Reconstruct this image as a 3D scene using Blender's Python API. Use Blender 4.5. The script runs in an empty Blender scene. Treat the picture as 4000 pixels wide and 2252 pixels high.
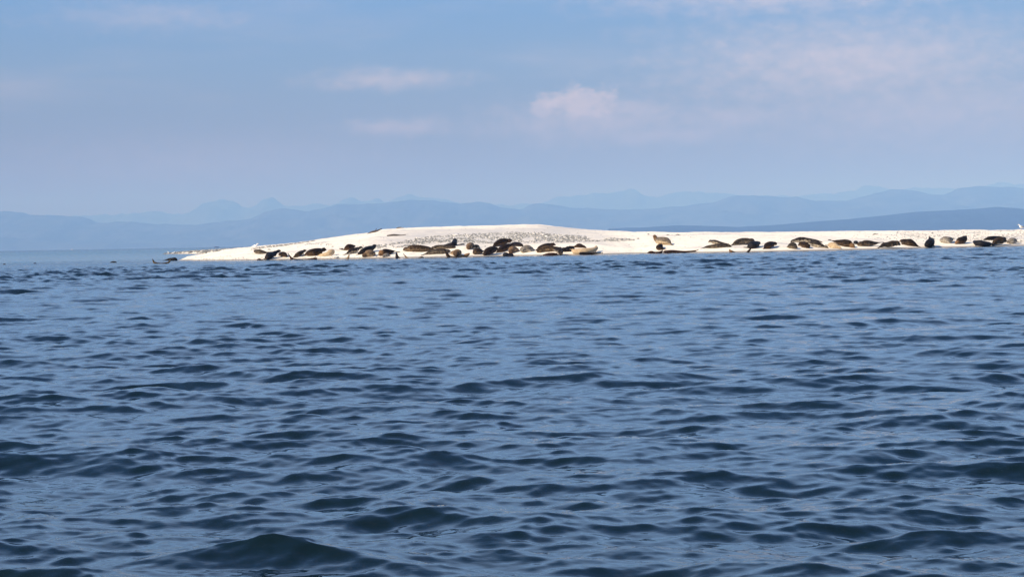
import bpy, math, random
import numpy as np
from mathutils import Matrix, Vector

# ------------------------------------------------------------------ camera
F = 7680.0                      # focal length in pixels of the 4000 px wide photograph
CAM_H = 0.87                    # eye height above the water (a kayak)
PITCH, ROLL = math.radians(1.364), math.radians(1.02)
scene = bpy.context.scene
C = scene.collection
cam_data = bpy.data.cameras.new("camera")
cam_data.sensor_width = 36.0
cam_data.lens = 36.0 * F / 4000.0
cam_data.clip_start = 0.1
cam_data.clip_end = 120000.0
cam = bpy.data.objects.new("camera", cam_data)
C.objects.link(cam)
ROT = Matrix.Rotation(math.pi / 2 - PITCH, 3, 'X') @ Matrix.Rotation(-ROLL, 3, 'Z')
cam.matrix_world = Matrix.Translation((0, 0, CAM_H)) @ ROT.to_4x4()
scene.camera = cam

# ------------------------------------------------------------------ sun, sky, exposure
SUN_EL, SUN_AZ = math.radians(33), math.radians(232)      # azimuth clockwise from +Y: behind the camera, to the left
sun_dir = Vector((math.sin(SUN_AZ) * math.cos(SUN_EL), math.cos(SUN_AZ) * math.cos(SUN_EL), math.sin(SUN_EL)))
sl = bpy.data.lights.new("sun", 'SUN')
sl.energy = 4.9
sl.angle = math.radians(0.6)
sl.color = (1.0, 0.87, 0.70)
sun = bpy.data.objects.new("sun", sl)
sun.rotation_euler = sun_dir.to_track_quat('Z', 'Y').to_euler()
C.objects.link(sun)
scene.view_settings.view_transform = 'Standard'
scene.view_settings.look = 'None'
scene.view_settings.exposure = 0.50
scene.view_settings.gamma = 1.0
scene.cycles.max_bounces = 6
scene.cycles.volume_bounces = 1
scene.cycles.sample_clamp_indirect = 4.0
scene.cycles.use_denoising = True

world = bpy.data.worlds.new("World")
scene.world = world
world.use_nodes = True
wt = world.node_tree
wt.nodes.clear()


class NT:
    """small helper to write node trees as expressions"""
    def __init__(s, tree): s.t = tree
    def n(s, typ, **kw):
        nd = s.t.nodes.new(typ)
        for k, v in kw.items(): setattr(nd, k, v)
        return nd
    def put(s, sock, v):
        if isinstance(v, bpy.types.NodeSocket): s.t.links.new(v, sock)
        else: sock.default_value = v
    def m(s, op, a, b=None, c=None, clamp=False):
        nd = s.n('ShaderNodeMath', operation=op, use_clamp=clamp)
        s.put(nd.inputs[0], a)
        if b is not None: s.put(nd.inputs[1], b)
        if c is not None: s.put(nd.inputs[2], c)
        return nd.outputs[0]
    def mix(s, f, a, b, mode='MIX'):
        nd = s.n('ShaderNodeMix', data_type='RGBA', blend_type=mode)
        s.put(nd.inputs[0], f); s.put(nd.inputs[6], a); s.put(nd.inputs[7], b)
        return nd.outputs[2]
    def xyz(s, x, y, z):
        nd = s.n('ShaderNodeCombineXYZ')
        s.put(nd.inputs[0], x); s.put(nd.inputs[1], y); s.put(nd.inputs[2], z)
        return nd.outputs[0]
    def noise(s, vec, scale, detail=4, rough=0.55, dist=0.0):
        nd = s.n('ShaderNodeTexNoise')
        s.put(nd.inputs['Vector'], vec); nd.inputs['Scale'].default_value = scale
        nd.inputs['Detail'].default_value = detail; nd.inputs['Roughness'].default_value = rough
        nd.inputs['Distortion'].default_value = dist
        return nd.outputs['Fac']
    def ramp(s, f, stops):
        nd = s.n('ShaderNodeValToRGB')
        s.put(nd.inputs[0], f)
        el = nd.color_ramp.elements
        while len(el) < len(stops): el.new(0.5)
        for e, (p, c) in zip(el, stops):
            e.position = p; e.color = (c[0], c[1], c[2], 1) if not isinstance(c, (int, float)) else (c, c, c, 1)
        return nd.outputs[0]
    def rng(s, v, a, b, c=0.0, d=1.0, smooth=True):
        nd = s.n('ShaderNodeMapRange', interpolation_type='SMOOTHSTEP' if smooth else 'LINEAR')
        s.put(nd.inputs[0], v)
        for i, x in enumerate((a, b, c, d)): nd.inputs[1 + i].default_value = x
        return nd.outputs[0]


W = NT(wt)
sky = W.n('ShaderNodeTexSky', sky_type='NISHITA', sun_disc=False, sun_elevation=SUN_EL, sun_rotation=SUN_AZ,
          altitude=0.0, air_density=1.0, dust_density=0.6, ozone_density=2.0)
tc = W.n('ShaderNodeTexCoord')
sep = W.n('ShaderNodeSeparateXYZ')
wt.links.new(tc.outputs['Generated'], sep.inputs[0])
az = W.m('MULTIPLY', W.m('ARCTAN2', sep.outputs[0], sep.outputs[1]), 57.2958)       # degrees, 0 = ahead
el = W.m('MULTIPLY', W.m('ARCSINE', sep.outputs[2]), 57.2958)                       # degrees above the horizon
NISHITA_K = 0.10
base = W.mix(1.0, sky.outputs[0], (NISHITA_K,) * 3 + (1,), 'MULTIPLY')
# summer smoke haze low in the air veils the clear sky (linear radiances); higher up the ramp is shaped to light the water
veil_and_fill = W.ramp(W.m('DIVIDE', el, 90.0, clamp=True),
              [(0.0, (0.19, 0.09, 0.01)), (0.03, (0.160, 0.135, 0.060)), (0.057, (0.145, 0.212, 0.320)), (0.087, (0.105, 0.240, 0.510)),
               (0.12, (0.28, 0.51, 0.98)), (0.25, (0.32, 0.54, 1.0)), (0.42, (0.07, 0.18, 0.48)), (1.0, (0.06, 0.13, 0.33))])  # bright middle band, out of view, added to brighten the water's reflections
vf = W.rng(el, 20.0, 80.0, 0.92, 0.50)
col = W.mix(vf, base, veil_and_fill)
# thin cloud: streaks stretched along the horizon
cv = W.xyz(W.m('MULTIPLY', az, 0.10), W.m('MULTIPLY', el, 0.62), 3.7)
wob = W.noise(W.xyz(W.m('MULTIPLY', az, 1.5), W.m('MULTIPLY', el, 2.6), 1.0), 1.0, 7, 0.62)


def blob(a0, e0, ra, re, edge_lo=0.15, edge_hi=0.75, wobble=1.0):
    """soft cloud of radius ra x re degrees at azimuth a0, elevation e0, with a ragged edge"""
    da = W.m('DIVIDE', W.m('SUBTRACT', az, a0), ra)
    de = W.m('DIVIDE', W.m('SUBTRACT', el, e0), re)
    r = W.m('SQRT', W.m('ADD', W.m('MULTIPLY', da, da), W.m('MULTIPLY', de, de)))
    v = W.m('SUBTRACT', W.m('ADD', 1.0, W.m('MULTIPLY', W.m('SUBTRACT', wob, 0.5), wobble * 1.6)), r)
    return W.rng(v, edge_lo, edge_hi)


thin = W.m('MULTIPLY', W.rng(W.noise(cv, 1.0, 5, 0.55), 0.46, 0.80), W.rng(el, 1.0, 3.5))
# #BLOBS
CL = [(2.6, 3.40, 4.4, 0.95, -.2, 1.2, .8), (2.1, 3.98, 1.5, .70, .0, .75, 1.1), (1.0, 3.82, .6, .45, .0, .7, 1.0), (3.6, 3.72, 2.0, .48, -.1, 1.0, .8),
      (-3.6, 4.75, 2.9, .42, -.2, 1.2, .9), (-3.2, 3.35, 2.3, .34, -.2, 1.1, .9), (4.6, 3.0, 3.8, .42, -.2, 1.1, .8), (-9.0, 2.4, 7.0, 1.0, -.3, 1.5, .6),
      (6.5, 3.45, 3.8, .6, -.2, 1.2, .8), (9.8, 4.9, 7.0, 1.8, -.3, 1.4, .8), (12.0, 3.4, 7.5, 1.6, -.3, 1.5, .7), (8.0, 6.9, 7.0, .7, -.2, 1.2, .9), (-10.0, 6.6, 4.5, .6, -.2, 1.3, .9)]
CS = [.40, .54, .40, .36, .34, .38, .36, .24, .34, .44, .42, .36, .2]
cm = thin
cm = W.m('MULTIPLY', cm, 0.16)
for b, k in zip(CL, CS):
    cm = W.m('MAXIMUM', cm, W.m('MULTIPLY', blob(*b), k))
cm = W.m('MULTIPLY', cm, W.m('ADD', 0.62, W.m('MULTIPLY', wob, 0.75)))
lit = W.rng(el, 2.5, 4.8)
ccol = W.mix(lit, (0.50, 0.42, 0.47, 1), (0.78, 0.61, 0.55, 1))
col = W.mix(cm, col, ccol)
bg = W.n('ShaderNodeBackground')
wt.links.new(col, bg.inputs[0])
bg.inputs[1].default_value = 1.0
wo = W.n('ShaderNodeOutputWorld')
wt.links.new(bg.outputs[0], wo.inputs[0])

# ------------------------------------------------------------------ pixel rays (photo pixel -> point in the place)
RM = np.array(ROT)


def ray(px, py):
    d = RM @ np.array([(px - 2000.0) / F, -(py - 1126.0) / F, -1.0])
    return d / d[1]                       # scaled so that y advances 1 m per unit


def at(px, py, Y):
    d = ray(px, py)
    return np.array([d[0] * Y, Y, CAM_H + d[2] * Y])


def on_water(px, py):
    d = ray(px, py)
    return at(px, py, -CAM_H / d[2])


def tag(o, label=None, cat=None, group=None, kind=None):
    if label: o['label'] = label
    if cat: o['category'] = cat
    if group: o['group'] = group
    if kind: o['kind'] = kind
    return o


def new_mesh(name, verts, faces, mat=None, smooth=True, parent=None):
    """verts (n,3) array, faces (m,k) int array of one polygon size, or list of lists"""
    me = bpy.data.meshes.new(name)
    verts = np.asarray(verts, dtype=np.float32)
    if isinstance(faces, np.ndarray):
        k = faces.shape[1]
        me.vertices.add(len(verts)); me.vertices.foreach_set('co', verts.ravel())
        me.loops.add(faces.size); me.loops.foreach_set('vertex_index', faces.astype(np.int32).ravel())
        me.polygons.add(len(faces))
        me.polygons.foreach_set('loop_start', np.arange(0, faces.size, k, dtype=np.int32))
        me.update(calc_edges=True)
    else:
        me.from_pydata([tuple(v) for v in verts.tolist()], [], faces)
        me.update()
    me.polygons.foreach_set('use_smooth', np.full(len(me.polygons), smooth))
    if mat: me.materials.append(mat)
    o = bpy.data.objects.new(name, me)
    C.objects.link(o)
    if parent: o.parent = parent
    return o


def grid_faces(nr, nc, wrap=False):
    i = np.arange(nr - 1)[:, None]; j = np.arange(nc if wrap else nc - 1)[None, :]
    a = i * nc + j; b = i * nc + (j + 1) % nc
    return np.stack([a, b, b + nc, a + nc], -1).reshape(-1, 4)


def material(name):
    m = bpy.data.materials.new(name); m.use_nodes = True
    t = m.node_tree; t.nodes.clear()
    N = NT(t)
    b = N.n('ShaderNodeBsdfPrincipled'); o = N.n('ShaderNodeOutputMaterial')
    t.links.new(b.outputs[0], o.inputs[0])
    return m, N, b


VN = {}


def vnoise(x, y, seed=0):
    """smooth value noise, about -1..1"""
    if seed not in VN: VN[seed] = np.random.RandomState(seed).uniform(-1, 1, (256, 256))
    T = VN[seed]
    xi = np.floor(x).astype(int); yi = np.floor(y).astype(int)
    fx = x - xi; fy = y - yi
    fx = fx * fx * (3 - 2 * fx); fy = fy * fy * (3 - 2 * fy)
    g = lambda a, b: T[a % 256, b % 256]
    return (g(xi, yi) * (1 - fx) + g(xi + 1, yi) * fx) * (1 - fy) + (g(xi, yi + 1) * (1 - fx) + g(xi + 1, yi + 1) * fx) * fy


def fbm(x, y, seed=0, octv=4, gain=.5):
    s = 0; a = 1
    for k in range(octv):
        s = s + a * vnoise(x * 2 ** k + 17.3 * k, y * 2 ** k + 5.1 * k, seed + k); a *= gain
    return s

# ------------------------------------------------------------------ the island's shape
SHORE = [(600, 1017.5), (690, 1017.5), (800, 1018), (1000, 1016), (1200, 1013), (1400, 1010), (1600, 1006.5), (1800, 1003), (1960, 999.5),
         (2100, 997.5), (2360, 993), (2480, 990), (2700, 987.5), (2880, 984.5), (3100, 980.5), (3300, 976), (3450, 972.5), (3700, 966), (3850, 962.5), (4000, 959), (4200, 955)]
sh = np.array([on_water(*p) for p in SHORE])
SHX = np.concatenate([sh[:, 0], [sh[-1, 0] + 20, sh[-1, 0] + 120]]); SHY = np.concatenate([sh[:, 1], [sh[-1, 1] + 4, sh[-1, 1] + 30]])
BACK = 30.0                                     # the crest lies this far behind the waterline
CREST = [(640, 1018), (700, 1014), (780, 1005), (850, 995), (950, 978), (1000, 966), (1080, 957), (1150, 949.5), (1200, 942), (1300, 927), (1400, 913), (1450, 907),
         (1500, 894), (1560, 890), (1690, 887), (1900, 881), (2050, 876), (2110, 877), (2200, 887), (2280, 894), (2360, 900), (2480, 904), (2600, 907.5), (2960, 906),
         (3200, 903), (3500, 900), (3800, 898), (4000, 897), (4200, 896)]
cx, cz = [], []
for p in CREST:
    Y = 120 + BACK
    for _ in range(6):
        q = at(p[0], p[1], Y)
        Y = float(np.interp(q[0], SHX, SHY)) + BACK
    q = at(p[0], p[1], Y); cx.append(q[0]); cz.append(q[2])
cx = np.array(cx + [cx[-1] + 20, cx[-1] + 120]); cz = np.array(cz + [cz[-1], 1.2])
TIPX = float(on_water(690, 1017.5)[0])


SPIT_A = on_water(640, 991.5); SPIT_B = on_water(1000, 993.5)


def ground(X, Y, fine=True):
    """height of the island and sea bed at (X, Y)"""
    X = np.asarray(X, float); Y = np.asarray(Y, float)
    s = Y - np.interp(X, SHX, SHY) - 0.35 * fbm(X * .22, Y * 0 + 2.2, 5, 4)
    R = np.interp(X, cx, cz)
    tipfade = np.clip((X - TIPX + .5) / 5.0, 0, 1)
    R = np.where(X < TIPX, -.3, np.maximum(R, .02))
    zb = np.minimum(.9, R * .85)
    t = np.clip(s, 0, None)
    z = zb * (1 - np.exp(-t / 6.2)) + (R - zb * (1 - math.exp(-BACK / 6.2))) * np.clip(t / BACK, 0, 1) ** 1.25
    # behind the crest the land falls slowly to the far shore
    back = np.clip((t - BACK) / (5.0 + 53.0 * np.clip((R - .75) / .3, 0, 1)), 0, 1)
    z = z * (1 - back ** 1.3) - .5 * back ** 2
    z = np.where(s < 0, s * .10, z)
    z = np.where(X < TIPX, -.4 + 0 * z, z)
    # a second, lower tongue of cobbles farther off
    ax, ay = SPIT_A[0], SPIT_A[1]; bx, by = SPIT_B[0], SPIT_B[1]
    u = (X - ax) / (bx - ax); yc = ay + (by - ay) * np.clip(u, -1, 1.6) + 8
    w = 9.0
    zz = (0.05 + .46 * np.clip(u * 1.2, 0, 1) ** .6) * (1 - ((Y - yc) / w) ** 2)
    zz = np.where((u < -.02) | (np.abs(Y - yc) > w * 1.5), -.5, np.maximum(zz, -.5))
    z = np.where((u < 1.7), np.maximum(z, zz), z)
    if fine:
        amp = np.clip(z / .25, 0, 1)
        z = z + amp * ((.045 * fbm(X * .55, Y * .4, 11, 4)) + .016 * fbm(X * 3.1, Y * 2.3, 19, 3)) * np.clip(1.3 - .2 * z, .4, 1)
    return z


def hit(px, py, y0=105.0, y1=175.0, n=20):
    """where the photo's pixel meets the beach or, before it, the water"""
    d = ray(px, py)
    Yw = -CAM_H / d[2] if d[2] < 0 else 1e9
    Y = np.linspace(y0, y1, int((y1 - y0) * n) + 1)
    g = ground(d[0] * Y, Y); z = CAM_H + d[2] * Y
    k = np.nonzero((z <= g) & (g > 0))[0]
    Yg = Y[k[0]] if len(k) else 1e9
    Yh = min(Yw, Yg)
    if Yh > 400: Yh = 150.0
    return at(px, py, Yh)
# ------------------------------------------------------------------ materials of the setting
def mat_water():
    m, N, b = material("sea water")
    geo = N.n('ShaderNodeNewGeometry')
    s3 = N.n('ShaderNodeSeparateXYZ'); N.t.links.new(geo.outputs['Position'], s3.inputs[0])
    dist = N.m('SQRT', N.m('ADD', N.m('MULTIPLY', s3.outputs[0], s3.outputs[0]), N.m('MULTIPLY', s3.outputs[1], s3.outputs[1])))
    # turbid green shallows beyond the tip of the sand, deep water elsewhere
    shal = N.m('MULTIPLY', N.rng(s3.outputs[1], 118, 150), N.rng(dist, 500, 1500, 1, 0))
    N.put(b.inputs['Base Color'], N.mix(shal, (0.002, 0.008, 0.010, 1), (0.030, 0.085, 0.100, 1)))
    b.inputs['IOR'].default_value = 1.40
    b.inputs['Specular IOR Level'].default_value = 0.5
    N.put(b.inputs['Roughness'], N.rng(dist, 6.0, 400.0, 0.03, 0.20, False))
    # wind ripples finer than the modelled waves; longer ones take over with distance
    p = geo.outputs['Position']
    near = N.noise(N.xyz(N.m('MULTIPLY', s3.outputs[0], 9.0), N.m('MULTIPLY', s3.outputs[1], 16.0), 0.0), 1.0, 3, .5)
    mid = N.noise(N.xyz(N.m('MULTIPLY', s3.outputs[0], 1.5), N.m('MULTIPLY', s3.outputs[1], 2.2), 5.0), 1.0, 3, .6)
    far = N.noise(N.xyz(N.m('MULTIPLY', s3.outputs[0], .22), N.m('MULTIPLY', s3.outputs[1], .05), 9.0), 1.0, 4, .6)
    h = N.m('ADD', N.m('MULTIPLY', near, .0022), N.m('ADD', N.m('MULTIPLY', mid, N.rng(dist, 20, 200, 0.0, .075)), N.m('MULTIPLY', far, N.rng(dist, 130, 700, 0.0, 1.8))))
    bu = N.n('ShaderNodeBump'); bu.inputs['Strength'].default_value = 1.0; bu.inputs['Distance'].default_value = 1.0
    N.put(bu.inputs['Height'], h)
    N.t.links.new(bu.outputs[0], b.inputs['Normal'])
    return m


def mat_sand():
    m, N, b = material("bleached shell sand")
    geo = N.n('ShaderNodeNewGeometry'); s3 = N.n('ShaderNodeSeparateXYZ'); N.t.links.new(geo.outputs['Position'], s3.inputs[0])
    X, Y, Z = s3.outputs
    band = N.noise(N.xyz(N.m('MULTIPLY', X, .10), N.m('MULTIPLY', Y, .42), 0.0), 1.0, 5, .6, .4)
    fine = N.noise(N.xyz(N.m('MULTIPLY', X, 1.6), N.m('MULTIPLY', Y, 2.0), 0.0), 1.0, 5, .7)
    # damp grey sand under the mound, bright shell elsewhere
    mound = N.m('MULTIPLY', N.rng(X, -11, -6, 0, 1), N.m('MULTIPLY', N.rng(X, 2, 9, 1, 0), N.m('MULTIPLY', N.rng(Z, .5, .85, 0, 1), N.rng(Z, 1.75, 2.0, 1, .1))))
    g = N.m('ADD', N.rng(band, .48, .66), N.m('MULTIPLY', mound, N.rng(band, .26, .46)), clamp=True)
    grain = N.noise(N.xyz(N.m('MULTIPLY', X, 7.0), N.m('MULTIPLY', Y, 3.0), 0.0), 1.0, 4, .7)
    c = N.mix(g, (.90, .80, .64, 1), (.60, .555, .49, 1))
    c = N.mix(N.rng(fine, .52, .70), c, (.50, .46, .40, 1))
    c = N.mix(N.rng(grain, .58, .72, 0, .7), c, (.36, .31, .25, 1))
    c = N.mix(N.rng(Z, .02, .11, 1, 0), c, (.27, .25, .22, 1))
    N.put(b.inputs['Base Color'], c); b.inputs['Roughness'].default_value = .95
    b.inputs['Specular IOR Level'].default_value = .2
    bu = N.n('ShaderNodeBump'); bu.inputs['Strength'].default_value = .8; bu.inputs['Distance'].default_value = .05
    N.put(bu.inputs['Height'], N.m('ADD', fine, band)); N.t.links.new(bu.outputs[0], b.inputs['Normal'])
    return m


def mat_plain(name, c1, c2, scale=3.0, rough=.85, lo=.4, hi=.6, spec=.3):
    m, N, b = material(name)
    t = N.n('ShaderNodeTexCoord')
    f = N.rng(N.noise(t.outputs['Object'], scale, 5, .6), lo, hi)
    N.put(b.inputs['Base Color'], N.mix(f, (*c1, 1), (*c2, 1)))
    b.inputs['Roughness'].default_value = rough; b.inputs['Specular IOR Level'].default_value = spec
    return m


def mat_stones():
    m, N, b = material("beach cobbles")
    a = N.n('ShaderNodeAttribute', attribute_name='tone'); t = N.n('ShaderNodeTexCoord')
    c = N.ramp(a.outputs['Fac'], [(0, (.10, .095, .085)), (.4, (.22, .22, .205)), (.75, (.38, .37, .34)), (.9, (.62, .58, .52)), (1, (.8, .76, .70))])
    f = N.noise(t.outputs['Object'], 9, 4, .6)
    N.put(b.inputs['Base Color'], N.mix(N.rng(f, .45, .75, 0, .4), c, (.12, .11, .10, 1)))
    b.inputs['Roughness'].default_value = .8
    return m


# ------------------------------------------------------------------ water: wave spectrum on tiles, sampled on a grid that widens with distance
def wave_tile(L, n, lmin, lmax, slope, wind, spread, power, seed):
    rs = np.random.RandomState(seed)
    k1 = np.fft.fftfreq(n, L / n) * 2 * math.pi
    kx, ky = np.meshgrid(k1, k1, indexing='ij')
    k = np.hypot(kx, ky); k[0, 0] = 1e9
    lam = 2 * math.pi / k
    S = k ** (-power)
    S *= 1 / (1 + (lmin / lam) ** 8) / (1 + (lam / lmax) ** 6)
    c = (kx * math.cos(wind) + ky * math.sin(wind)) / k
    S *= np.clip(c, 0, 1) ** spread + .05 * np.abs(c)
    S[0, 0] = 0
    H = (rs.normal(size=(n, n)) + 1j * rs.normal(size=(n, n))) * np.sqrt(S)
    h = np.fft.ifft2(H).real
    sx = np.fft.ifft2(1j * kx * H).real; sy = np.fft.ifft2(1j * ky * H).real
    g = slope / math.sqrt((sx ** 2 + sy ** 2).mean())
    k[0, 0] = 1
    dx = np.fft.ifft2(-1j * kx / k * H).real; dy = np.fft.ifft2(-1j * ky / k * H).real
    return L, n, (h * g), (dx * g), (dy * g)


def sample(T, X, Y):
    L, n, *F3 = T
    u = (X / L * n); v = (Y / L * n)
    i = np.floor(u).astype(np.int64); j = np.floor(v).astype(np.int64)
    fu = (u - i); fv = (v - j); i %= n; j %= n; i2 = (i + 1) % n; j2 = (j + 1) % n
    return [(A[i, j] * (1 - fu) + A[i2, j] * fu) * (1 - fv) + (A[i, j2] * (1 - fu) + A[i2, j2] * fu) * fv for A in F3]


def build_water():
    wd = math.radians(-98)
    T = [(wave_tile(41.0, 512, 1.0, 2.6, .080, wd + .3, 7, 4.0, 3), .8),
         (wave_tile(23.0, 1280, .22, .95, .170, wd, 4.5, 3.5, 17), .60),
         (wave_tile(9.0, 1024, .07, .26, .165, wd + .25, 3, 3.2, 8), .17),
         (wave_tile(3.1, 512, .028, .09, .085, wd - .3, 1.5, 3.4, 21), .03)]
    r = [.02, .4, 1.0, 2.0, 2.8]
    while r[-1] < 150: r.append(r[-1] + max(.012, .0024 * r[-1]))
    while r[-1] < 31000: r.append(r[-1] * 1.05)
    r = np.array(r)
    fine = np.radians(np.linspace(-17.5, 17.5, 860))
    coarse = np.radians(np.linspace(17.5, 342.5, 130))[1:-1]
    th = np.concatenate([fine, coarse])
    Rr, Th = np.meshgrid(r, th, indexing='ij')
    X = Rr * np.sin(Th); Y = Rr * np.cos(Th); Z = np.zeros_like(X)
    dX = np.zeros_like(X); dY = np.zeros_like(X)
    # calmer in the lee of the island, on the far left and close to the sand
    gust = 1 + .38 * fbm(X * .045, Y * .030, 41, 3)
    d_shore = np.interp(X, SHX, SHY) - Y
    d_shore = np.where(X < TIPX, 12 + (TIPX - X) * .6 + (130 - Y) * .3, d_shore)
    calm = np.clip(d_shore / 32, .0, 1) ** .8 * .9 + .06
    calm = np.where(Y < 20, 1, calm)
    calm = np.where(Rr > 150, np.maximum(calm, .25), calm)
    sp = np.maximum(.0024 * Rr, 1.1e-3)
    for (t, lim) in T:
        f = np.clip(1.5 - sp / lim, 0, 1) * np.clip(1 - (Rr - 150) / 60, 0, 1)
        m = f > 0
        h, dx, dy = sample(t, X[m] + 400, Y[m] + 400)
        a = (f * calm * gust * (1 + .35 * np.clip((Rr - 12) / 50, 0, 1)))[m]
        Z[m] += h * a; dX[m] += dx * a; dY[m] += dy * a
    X = X - dX * .95; Y = Y - dY * .95
    o = new_mesh("water", np.stack([X, Y, Z], -1).reshape(-1, 3), grid_faces(len(r), len(th), True)[:, ::-1].copy(), mat_water())
    tag(o, kind='structure')


def build_island():
    ys = np.concatenate([np.arange(108, 116, .5), np.arange(116, 156, .16), np.arange(156, 290, .7)])
    xs = np.concatenate([np.arange(-62, 48, .17), np.arange(48, 160, 1.2)])
    Yg, Xg = np.meshgrid(ys, xs, indexing='ij')
    Z = ground(Xg, Yg)
    o = new_mesh("beach", np.stack([Xg, Yg, Z], -1).reshape(-1, 3), grid_faces(len(ys), len(xs)), mat_sand())
    tag(o, kind='structure')


# ------------------------------------------------------------------ hills and mountains across the strait, at their real distances
def range_of_hills(name, pts, D, depth, seed, rough, mat, knots_smooth=0):
    P = []
    for px, py in pts:
        P.append(at(px, py, D))
    P = np.array(P)
    xs = np.linspace(P[0, 0], P[-1, 0], 700)
    top = np.interp(xs, P[:, 0], P[:, 2])
    ker = np.hanning(7); ker /= ker.sum()
    top = np.convolve(np.pad(top, 3, 'edge'), ker, 'valid')
    top = top + rough * fbm(xs / D * 160, xs * 0 + 1.5, seed, 5, .55)
    top = np.maximum(top, 1)
    vs = np.linspace(-1, 1, 61)
    V, XX = np.meshgrid(vs, xs, indexing='ij')
    YY = D + V * depth
    prof = np.clip(1 - np.abs(V) ** 1.15, 0, 1)
    n = fbm(XX / D * 60, YY / D * 60, seed + 3, 5, .55)
    Z = top[None, :] * prof * (1 + .22 * n * (1 - prof) * 2.0 * (np.abs(V) > .01)) - 1.0 * (np.abs(V) > .99)
    Z = np.minimum(Z, top[None, :] * (1 - .12 * np.abs(V)))
    o = new_mesh(name, np.stack([XX, YY, Z - .5], -1).reshape(-1, 3), grid_faces(61, 700), mat)
    tag(o, kind='structure')
    return o


def zl(pts): return [(x / 1.9815, 700 + y / 1.9815) for x, y in pts]
def zm(pts): return [(1200 + x / 1.84, 700 + y / 1.84) for x, y in pts]
def zr(pts): return [(2500 + x / 1.717, 680 + y / 1.717) for x, y in pts]


near_pts = [(2380, 893.0), (2440, 889)] + zr([(0, 357), (250, 342), (450, 346), (660, 353), (900, 340), (1150, 320), (1400, 300), (1650, 275), (1850, 252), (2050, 243),
               (2250, 232), (2400, 218), (2576, 232)]) + [(4200, 830), (4500, 850)]
mid_pts = [(-500, 830), (-200, 815)] + zl([(0, 245), (180, 255), (250, 277), (450, 280), (640, 290), (760, 330), (870, 335), (1000, 328), (1080, 333), (1200, 345), (1480, 350), (1700, 330),
              (1950, 300), (2080, 240), (2200, 225), (2330, 240)]) + zm([(0, 235), (230, 178), (550, 172), (700, 150), (870, 148), (1100, 175), (1200, 160), (1300, 165),
              (1400, 205), (1540, 215), (1600, 180), (1680, 172), (1780, 185), (1900, 205), (2300, 220)]) + zr([(300, 215), (500, 185), (600, 145), (650, 140), (900, 150), (980, 160),
              (1040, 148), (1180, 178), (1380, 180), (1500, 150), (1680, 105), (1830, 105), (1960, 140), (2040, 140), (2150, 90), (2300, 80), (2576, 90)]) + [(4200, 735), (4600, 760)]
far_pts = [(-600, 850), (0, 845)] + zl([(720, 280), (940, 270), (1050, 255), (1230, 250), (1380, 270), (1480, 235), (1600, 180), (1680, 165), (1760, 172), (1830, 178), (1870, 205), (1930, 215), (2040, 165),
             (2070, 150), (2100, 132), (2130, 160), (2200, 195), (2290, 200)]) + zm([(0, 190), (230, 165), (320, 130), (430, 160), (500, 145), (560, 155), (660, 115), (740, 105), (810, 140), (930, 125),
             (1100, 170), (1400, 180), (1700, 160), (1760, 140), (1850, 125), (2060, 110), (2170, 100), (2330, 80), (2400, 110)]) + zr([(0, 150), (130, 150), (250, 118), (400, 115),
             (560, 128), (800, 145), (1130, 150), (1200, 130), (1300, 120), (1450, 110), (1520, 60), (1560, 75), (1650, 95), (1830, 95), (1950, 90), (2100, 100), (2350, 75), (2420, 45),
             (2500, 60), (2576, 70)]) + [(4200, 715), (4600, 740)]

m_forest = mat_plain("forested hillside", (.010, .018, .014), (.016, .026, .018), .01)
m_rock = mat_plain("mountain rock and forest", (.03, .04, .04), (.06, .07, .07), .004)


def build_hills():
    range_of_hills("wooded_hills", near_pts, 10500, 1500, 3, .8, m_forest)
    range_of_hills("mountains", mid_pts, 19000, 2500, 9, 7.0, m_rock)
    range_of_hills("mountains", far_pts, 28000, 3000, 15, 26.0, m_rock)


def build_haze():
    a = 31500.0; z0, z1 = -14.0, 800.0
    v = [(x, y, z) for z in (z0, z1) for y in (-3000, a) for x in (-a * .5, a * .5)]
    f = [[0, 2, 3, 1], [4, 5, 7, 6], [0, 1, 5, 4], [2, 6, 7, 3], [0, 4, 6, 2], [1, 3, 7, 5]]
    m = bpy.data.materials.new("summer haze"); m.use_nodes = True; t = m.node_tree; t.nodes.clear()
    N = NT(t); p = N.n('ShaderNodeVolumePrincipled'); o = N.n('ShaderNodeOutputMaterial')
    p.inputs['Color'].default_value = (0.17, 0.345, 0.75, 1)
    p.inputs['Absorption Color'].default_value = (.60, .50, .10, 1)
    p.inputs['Density'].default_value = HAZE
    p.inputs['Anisotropy'].default_value = -0.2
    t.links.new(p.outputs[0], o.inputs['Volume'])
    ob = new_mesh("haze", v, f, m, smooth=False)
    tag(ob, kind='stuff')


HAZE = 1 / 7200.0
build_water()
build_island()
build_hills()
# ------------------------------------------------------------------ seals
ZOOM = {'A': (400, 930, 4.293), 'B': (960, 930, 6.44), 'C': (1300, 920, 6.44), 'D': (1560, 910, 6.44), 'E': (1860, 910, 5.152),
        'G': (2480, 890, 6.44), 'H': (2700, 900, 6.44), 'I': (3050, 900, 6.44), 'J': (3400, 890, 8.587), 'K': (3600, 870, 6.44), 'P': (0, 0, 1.0)}

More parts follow.
